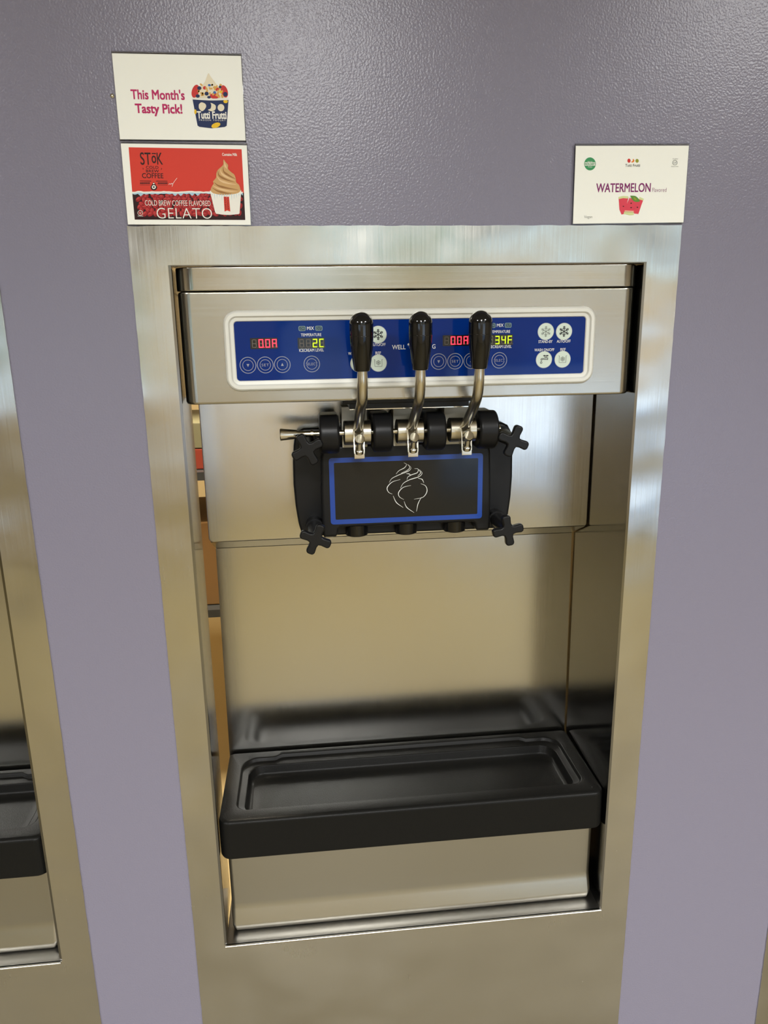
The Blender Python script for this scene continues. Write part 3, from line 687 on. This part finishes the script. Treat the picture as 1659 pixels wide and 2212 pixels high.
# ------------------------------------------------------------------ sign holders
def card_holder(name, loc, w, h, rotz, label):
    t = empty(name, loc, label, 'sign', 'flavour signs on the wall'); t.rotation_euler.y = rotz
    box('acrylic_back', -w / 2, w / 2, -0.0013, 0.0, -0.0008, h + 0.0016, M_acry, t)
    box('paper', -w / 2 + 0.0006, w / 2 - 0.0006, -0.0021, -0.0014, 0.0, h, M_paper, t)
    bm = bmesh.new(); bm_tube(bm, [(-w / 2, -0.0012, h + 0.0018), (0, -0.0012, h + 0.0018), (w / 2, -0.0012, h + 0.0018)], 0.0008, 10)
    from_bm('holder_fold', bm, M_acry, t, smooth=True)
    return t
YC = -0.0022
def col(name, c, rough=0.45): return MATS.get(name) or plain(name, c, rough, spec=0.2)
class Card:
    """drawing sheet: quad corners in drawing units mapped onto w x h metres"""
    def __init__(s, t, tl, tr, bl, br, w, h): s.t, s.q, s.w, s.h, s.n = t, (tl, tr, bl, br), w, h, 0
    def p(s, x, y):
        tl, tr, bl, br = s.q
        v = (y - (tl[1] + tr[1]) / 2) / ((bl[1] + br[1]) / 2 - (tl[1] + tr[1]) / 2)
        for _ in range(3):
            xl, xr = tl[0] + (bl[0] - tl[0]) * v, tr[0] + (br[0] - tr[0]) * v
            u = (x - xl) / (xr - xl)
            yt, yb = tl[1] + (tr[1] - tl[1]) * u, bl[1] + (br[1] - bl[1]) * u
            v = (y - yt) / (yb - yt)
        return ((u - .5) * s.w, (1 - v) * s.h)
    def poly(s, name, polys, mat, lay):
        o = flat(name, [[s.p(*q) for q in (P if area(P) < 0 else P[::-1])] for P in polys], YC - lay * 0.00006, mat, s.t)
        if len(polys) > 1:          # overlapping dabs of ink lie one over the other
            for i, f in enumerate(o.data.polygons):
                for v in f.vertices: o.data.vertices[v].co.y -= (i % 5) * 1e-5
        return o
    def text(s, body, x0, x1, yt, yb, mat, lay, **k):
        a = s.p(x0, yb); b = s.p(x1, yt); 
        return text('lettering', body, a[0], b[0], a[1], b[1], YC - lay * 0.00006, mat, s.t, **k)
def area(P): return sum(P[i - 1][0] * P[i][1] - P[i][0] * P[i - 1][1] for i in range(len(P)))
def cat2(pts, k=6): return [tuple(p) for p in catmull(pts, k)]

W1, H1 = 0.1318, 0.0806
t = card_holder('sign_holder', (-0.2482, -0.0002, ZT + 0.0857), W1, H1, 0.0, "white card reading This Month's Tasty Pick with a cup of frozen yogurt")
c = Card(t, (95, 135), (1478, 155), (175, 1030), (1520, 1035), W1, H1)
pink = col('ink_pink', srgb(190, 38, 100)); navy = col('ink_navy', srgb(28, 44, 88)); cream = col('ink_cream', srgb(236, 226, 200)); yellow = col('ink_yellow', srgb(240, 196, 40)); red = col('ink_red', srgb(205, 52, 48)); gran = col('ink_granola', srgb(222, 170, 84)); bluei = col('ink_blue', srgb(58, 108, 176)); pw = col('ink_paper_white', srgb(240, 238, 230)); orange = col('ink_orange', srgb(232, 128, 48)); green = col('ink_green', srgb(64, 150, 96))
c.text("This Month's", 303, 858, 508, 605, pink, 1, bold=0.035)
c.text('Tasty Pick!', 350, 832, 658, 780, pink, 1, bold=0.035)
c.poly('cup', [[(948, 600), (1334, 605), (1312, 880), (1290, 893), (1150, 908), (1020, 893), (1000, 880)]], navy, 2)
c.poly('swirl', [cat2([(1040, 470), (1080, 425), (1110, 350), (1124, 334), (1140, 360), (1185, 420), (1225, 470)]) + [(1300, 520), (1320, 590), (960, 590), (975, 520)]], cream, 1)
c.poly('strawberry', [disc2(980, 520, 38, 70, 20, .3), disc2(1290, 520, 36, 66, 20, -.3), disc2(1185, 568, 52, 30, 20), disc2(1215, 500, 22, 20, 12), disc2(1080, 485, 20, 18, 12)], red, 2)
rg = random.Random(5)
c.poly('granola', [disc2(rg.uniform(1010, 1270), rg.uniform(452, 580), rg.uniform(10, 20), rg.uniform(8, 14), 8, rg.uniform(0, 3)) for _ in range(34)], gran, 3)
c.poly('blueberry', [disc2(1022, 488, 22, 20, 14), disc2(1100, 545, 22, 20, 14), disc2(1005, 570, 22, 18, 14), disc2(1300, 550, 24, 24, 14), disc2(1245, 475, 15, 14, 12), disc2(1125, 582, 20, 14, 12)], navy, 4)
c.poly('candy', [disc2(1130, 457, 16, 12, 12), disc2(1185, 532, 16, 15, 12)], bluei, 4); c.poly('candy', [disc2(1250, 525, 14, 14, 12)], yellow, 4)
c.poly('rim', [cat2([(942, 588), (1140, 596), (1338, 592)]) + cat2([(1336, 610), (1140, 616), (944, 606)])], pw, 5)
c.poly('fruit_mark', [cat2([(1015, 660), (1030, 642), (1052, 636), (1088, 655), (1090, 690), (1052, 728), (1018, 700), (1015, 660)]), disc2(1252, 690, 36, 38, 24), cat2([(1140, 640), (1165, 648), (1195, 670), (1190, 712), (1150, 728), (1112, 714), (1140, 700), (1148, 665), (1140, 640)])], cream, 3)
c.text('Tutti Frutti', 1000, 1306, 733, 805, pw, 3, bold=0.05)
c.text('FROZEN YOGURT', 1018, 1300, 815, 830, pw, 3, bold=0.0, spacing=1.5)
c.poly('lemon', [disc2(1196, 876, 50, 26, 24, -.35), disc2(1302, 625, 24, 18, 16), disc2(978, 735, 12, 26, 16)], yellow, 3)

W2, H2 = 0.1322, 0.0800
t = card_holder('sign_holder', (-0.2478, -0.0017, ZT + 0.0010), W2, H2, 0.006, 'red card for cold brew coffee flavoured gelato with a swirl in a paper cup')
c = Card(t, (200, 1080), (1545, 1105), (262, 1925), (1575, 1945), W2, H2)
cred = col('ink_coffee_red', srgb(214, 62, 46)); cdark = col('ink_coffee_dark', srgb(44, 14, 14)); bean = col('ink_bean_red', srgb(160, 30, 34)); bean2 = col('ink_bean_light', srgb(196, 62, 60)); ice = col('ink_ice', srgb(176, 208, 226)); blk = col('ink_brown_black', srgb(50, 24, 20)); tan = col('ink_tan', srgb(206, 164, 108)); tan2 = col('ink_tan_dark', srgb(158, 112, 62)); tan3 = col('ink_tan_light', srgb(228, 194, 146))
c.poly('red_ground', [[(288, 1120), (1482, 1145), (1500, 1600), (318, 1590)]], cred, 1)
c.poly('bean_ground', [[(318, 1590), (1500, 1600), (1510, 1890), (340, 1875)]], cdark, 1)
rg = random.Random(11); B, Bl, Bd = [], [], []
for iy in range(7):
    for ix in range(22):
        x = 368 + ix * 53 + rg.uniform(-14, 14) + (27 if iy % 2 else 0); y = 1628 + iy * 38 + rg.uniform(-8, 8); a = rg.uniform(0, 3.1)
        if not (374 + (y - 1600) * .08 < x < 1470) or y > 1846: continue
        B.append(disc2(x, y, 33, 23, 14, a)); Bl.append(disc2(x - 5, y - 5, 22, 13, 10, a)); Bd.append([(x + 28 * math.cos(a) + 3 * math.sin(a), y + 28 * math.sin(a) - 3 * math.cos(a)), (x - 28 * math.cos(a), y - 28 * math.sin(a)), (x + 28 * math.cos(a) - 3 * math.sin(a), y + 28 * math.sin(a) + 3 * math.cos(a))])
for k in range(3):
    c.poly('coffee_beans', B[k::3], bean, 2 + k * 3)['kind'] = 'stuff'; c.poly('bean_shine', Bl[k::3], bean2, 3 + k * 3); c.poly('bean_crease', Bd[k::3], cdark, 4 + k * 3)
rg = random.Random(2)
top = [(318 + i * 30, 1576 + rg.uniform(-4, 6) + i * .25) for i in range(40)]
bot = [(318 + i * 30, 1594 + (rg.choice((4, 10, 28)) if i % 2 else 2)) for i in range(40)]
c.poly('ice_fringe', [[top[i], top[i + 1], (bot[i + 1][0], bot[i + 1][1] + 8), (bot[i][0], bot[i][1] + 8)] for i in range(39)], ice, 11)
c.poly('ice_edge', [[top[i], top[i + 1], (top[i + 1][0], top[i + 1][1] + 16), (top[i][0], top[i][1] + 16)] for i in range(39)], pw, 12)
c.text('ST', 412, 514, 1175, 1300, blk, 2, bold=0.012); c.text('o', 530, 570, 1208, 1283, blk, 2, bold=0.03); c.poly('macron', [[(528, 1180), (572, 1181), (572, 1192), (528, 1191)]], blk, 2); c.text('K', 586, 636, 1178, 1298, blk, 2, bold=0.012)
c.text('COLD', 467, 595, 1315, 1341, blk, 2, bold=0.035, spacing=1.1); c.text('BREW', 467, 599, 1353, 1379, blk, 2, bold=0.035, spacing=1.1); c.text('COFFEE', 426, 644, 1391, 1438, blk, 2, bold=0.025)
c.poly('spark_mark', [[(430, 1328), (442, 1340), (434, 1345)], [(434, 1340), (442, 1352), (430, 1345)], [(632, 1330), (622, 1346), (630, 1346)], [(628, 1342), (620, 1362), (634, 1342)]], blk, 2)
c.poly('rule', [[(400, 1465), (515, 1467), (522, 1474), (400, 1471)], [(562, 1474), (575, 1467), (688, 1469), (688, 1475)], [(400, 1508), (505, 1510), (505, 1513), (400, 1511)], [(588, 1510), (688, 1512), (688, 1515), (588, 1513)]], blk, 2)
c.poly('small_print', [[(402 + i * 13, 1482), (412 + i * 13, 1482), (412 + i * 13, 1500), (402 + i * 13, 1500)] for i in range(8)] + [[(588 + i * 13, 1484), (598 + i * 13, 1484), (598 + i * 13, 1502), (588 + i * 13, 1502)] for i in range(8)], blk, 2)
c.poly('droplet', [cat2([(545, 1478), (568, 1515), (580, 1535), (568, 1560), (545, 1567), (522, 1560), (512, 1535), (524, 1510), (545, 1478)])], blk, 2)
c.poly('flower', [disc2(545 + 15 * math.cos(k * PI / 4), 1533 + 15 * math.sin(k * PI / 4), 7, 7, 8) for k in range(8)] + [disc2(545, 1496, 8, 8, 8)], pw, 3); c.poly('flower_heart', [disc2(545, 1533, 9, 9, 12)], blk, 4)
c.poly('signature', strokes([cat2([(700, 1508), (715, 1498), (722, 1506), (735, 1494), (742, 1504), (760, 1478), (790, 1440)]), [(735, 1530), (745, 1505)]], 4), pw, 2)
c.text('Contains Milk', 1274, 1432, 1186, 1212, pw, 2, bold=0.03)
c.text('COLD BREW COFFEE FLAVORED', 452, 1140, 1682, 1727, pw, 13, bold=-0.004)
c.text('GELATO', 575, 1153, 1762, 1866, pw, 13, bold=-0.012, spacing=1.05)
x, y = 400, 1805
c.poly('seal', [[(x + r0 * math.cos(a), y + r0 * math.sin(a)) for (r0, a) in ((24, k * PI / 12), (28, k * PI / 12), (28, (k + 1) * PI / 12), (24, (k + 1) * PI / 12))] for k in range(24)] + strokes([[(388, 1800), (398, 1815), (412, 1796)]], 5) + [[(372, 1836), (430, 1838), (430, 1842), (372, 1840)]], pw, 13)
c.poly('gelato_swirl', [cat2([(1145, 1585), (1150, 1550), (1178, 1500), (1172, 1480), (1205, 1440), (1208, 1400), (1225, 1360), (1280, 1310), (1285, 1270), (1290, 1252), (1310, 1280), (1335, 1310), (1335, 1350), (1370, 1385), (1400, 1410), (1415, 1450), (1420, 1490), (1450, 1520), (1468, 1580)], 5) + cat2([(1440, 1608), (1310, 1622), (1180, 1608)], 5)], tan, 14)
for pts, m in (([(1225, 1370), (1240, 1420), (1310, 1460), (1405, 1490)], tan2), ([(1280, 1330), (1290, 1380), (1345, 1420), (1412, 1455)], tan2), ([(1185, 1490), (1230, 1525), (1320, 1550), (1440, 1570)], tan2), ([(1160, 1545), (1220, 1580), (1300, 1602), (1370, 1610)], tan2), ([(1212, 1420), (1250, 1470), (1330, 1500), (1420, 1515)], tan3), ([(1250, 1350), (1268, 1400), (1330, 1440), (1405, 1470)], tan3), ([(1165, 1520), (1230, 1555), (1330, 1580), (1430, 1590)], tan3), ([(1295, 1275), (1305, 1320), (1325, 1350)], tan3)):
    c.poly('swirl_shade', strokes([cat2(pts)], (3, 22, 3)), m, 15)
c.poly('paper_cup', [cat2([(1138, 1572), (1180, 1606), (1300, 1624), (1430, 1606), (1472, 1572)], 5) + [(1470, 1600), (1450, 1820)] + cat2([(1440, 1828), (1320, 1836), (1200, 1822)], 4) + [(1188, 1800), (1142, 1600)]], pw, 16)
c.poly('icicle', strokes([[(1160 + k * 26, 1612), (1162 + k * 26, 1635 + (k * 37) % 50)] for k in range(12)], (6, 3, 1)), ice, 17)
c.poly('ribbon', [[(1283, 1640), (1340, 1642), (1352, 1800), (1318, 1788), (1290, 1800)]], cred, 17)
c.text('COLD BREW', 1292, 1312, 1780, 1650, blk, 18, bold=0.0, rot=1); c.text('COFFEE', 1318, 1338, 1780, 1650, blk, 18, rot=1)

W3, H3 = 0.1338, 0.0818
t = card_holder('sign_holder', (0.2489, -0.0017, ZT + 0.0020), W3, H3, -0.010, 'white card for watermelon flavoured vegan frozen yogurt')
c = Card(t, (185, 165), (1538, 138), (158, 1078), (1492, 1042), W3, H3)
pur = col('ink_purple', srgb(132, 44, 108)); gy = col('ink_grey', srgb(96, 96, 92)); mel = col('ink_melon', srgb(222, 70, 88)); mel2 = col('ink_melon_pale', srgb(236, 190, 160)); rind = col('ink_rind', srgb(214, 222, 160)); leaf = col('ink_leaf', srgb(96, 144, 58)); olive = col('ink_olive', srgb(150, 156, 50))
c.text('WATERMELON', 434, 1083, 582, 700, pur, 1, bold=0.024); c.text('Flavored', 1100, 1273, 634, 686, pur, 1, bold=-0.01); c.text('Vegan', 294, 390, 975, 1020, gy, 1, bold=-0.01)
c.poly('green_seal', [disc2(358, 370, 68, 75, 32)], green, 1); c.poly('seal_band', [[(298, 352), (418, 350), (418, 390), (298, 392)]], pw, 2)
c.text('Natural', 330, 384, 336, 350, pw, 2); c.text('NON-DAIRY', 302, 414, 356, 386, green, 3, bold=0.03); c.text('Product', 336, 384, 396, 412, pw, 2)
c.text('Tutti Frutti', 775, 950, 360, 396, col('ink_char', srgb(60, 60, 60)), 1, bold=0.01)
c.poly('fruit_mark', [disc2(818, 325, 19, 24, 18)], red, 1); c.poly('fruit_mark', [cat2([(866, 302), (882, 320), (872, 342), (848, 344), (846, 336), (862, 326), (862, 310), (866, 302)])], orange, 1); c.poly('fruit_mark', [disc2(914, 325, 20, 22, 18)], olive, 1)
c.poly('round_seal', [[(1367 + r0 * math.cos(a), 338 + r0 * math.sin(a)) for (r0, a) in ((25, k * PI / 14), (30, k * PI / 14), (30, (k + 1) * PI / 14), (25, (k + 1) * PI / 14))] for k in range(28)], gy, 1)
c.text('GF', 1350, 1386, 328, 350, gy, 1); c.text('Certified', 1338, 1402, 288, 300, gy, 1); c.text('Gluten-Free', 1322, 1410, 376, 388, gy, 1)
c.poly('melon_wedge', [[(700, 752), (812, 742), (818, 760), (770, 952), (738, 960), (712, 900)]], mel, 1); c.poly('melon_rind', [[(700, 752), (755, 738), (815, 742), (812, 768), (755, 764), (704, 776)]], rind, 2)
c.poly('melon_wedge', [[(900, 770), (1000, 770), (975, 840), (940, 950), (890, 945), (870, 900)]], mel, 1); c.poly('melon_rind', [[(950, 745), (1003, 770), (994, 790), (945, 775)]], rind, 2)
c.poly('melon_wedge', [[(832, 755), (880, 880), (885, 958), (765, 948), (800, 830)]], mel, 3); c.poly('melon_rind', [[(770, 925), (882, 930), (885, 962), (830, 966), (762, 950)]], rind, 4); c.poly('melon_pale', [[(775, 910), (882, 914), (882, 932), (770, 928)]], mel2, 4)
c.poly('melon_wedge', [[(838, 760), (945, 806), (905, 880), (880, 890)]], mel, 5); c.poly('melon_leaf', [cat2([(838, 733), (900, 738), (940, 772), (952, 800), (900, 806), (862, 780), (838, 733)])], leaf, 6); c.poly('melon_leaf_light', [cat2([(880, 750), (912, 770), (905, 790), (880, 770), (880, 750)])], olive, 7)
c.poly('melon_seed', [disc2(758, 862, 8, 6, 8), disc2(850, 824, 9, 7, 8), disc2(850, 876, 9, 7, 8), disc2(926, 870, 8, 7, 8)], blk, 6)

# screw head left in the wall beside the monthly card
bm = bmesh.new(); bm_lathe(bm, (0, 0, 0), (0, -1, 0), [(0, 0), (0, 0.0022), (0.0012, 0.0020), (0.0020, 0.0010), (0.0021, 0)], 16)
o = from_bm('wall_screw', bm, M_chrome, None, smooth=True); o.location = (-0.3174, -0.0001, ZT + 0.1273)
tag(o, 'tiny steel screw head in the purple wall beside the tasty pick card', 'screw')

# ------------------------------------------------------------------ kitchen behind the wall, seen through the side gaps
r = empty('storage_rack', (-0.95, 1.45, 0), 'grey storage rack standing in the kitchen behind the machine', 'rack')
for px in (-0.6, 0.6):
    for py in (-0.2, 0.2): box('post', px - 0.015, px + 0.015, py - 0.015, py + 0.015, 0, 1.9, M_rack, r)
for sz in (0.68, 1.10, 1.70): box('shelf', -0.585, 0.585, -0.22, 0.22, sz - 0.012, sz + 0.012, M_rack, r)
for name, cat, bx, z0, hh, ww, m, lab in (('cardboard_box', 'box', -0.62, 0.693, 0.26, 0.42, M_card, 'brown cardboard box on the lower rack shelf in the kitchen'),
                                          ('plastic_crate', 'crate', -0.60, 1.113, 0.06, 0.40, M_redpl, 'shallow red plastic crate on the middle rack shelf in the kitchen'),
                                          ('storage_tub', 'tub', -0.60, 1.174, 0.075, 0.38, M_tub, 'grey green plastic tub stacked on the red crate in the kitchen')):
    tag(box(name, bx - ww / 2, bx + ww / 2, 1.27, 1.62, z0, z0 + hh, m, None, 0.004), lab, cat)
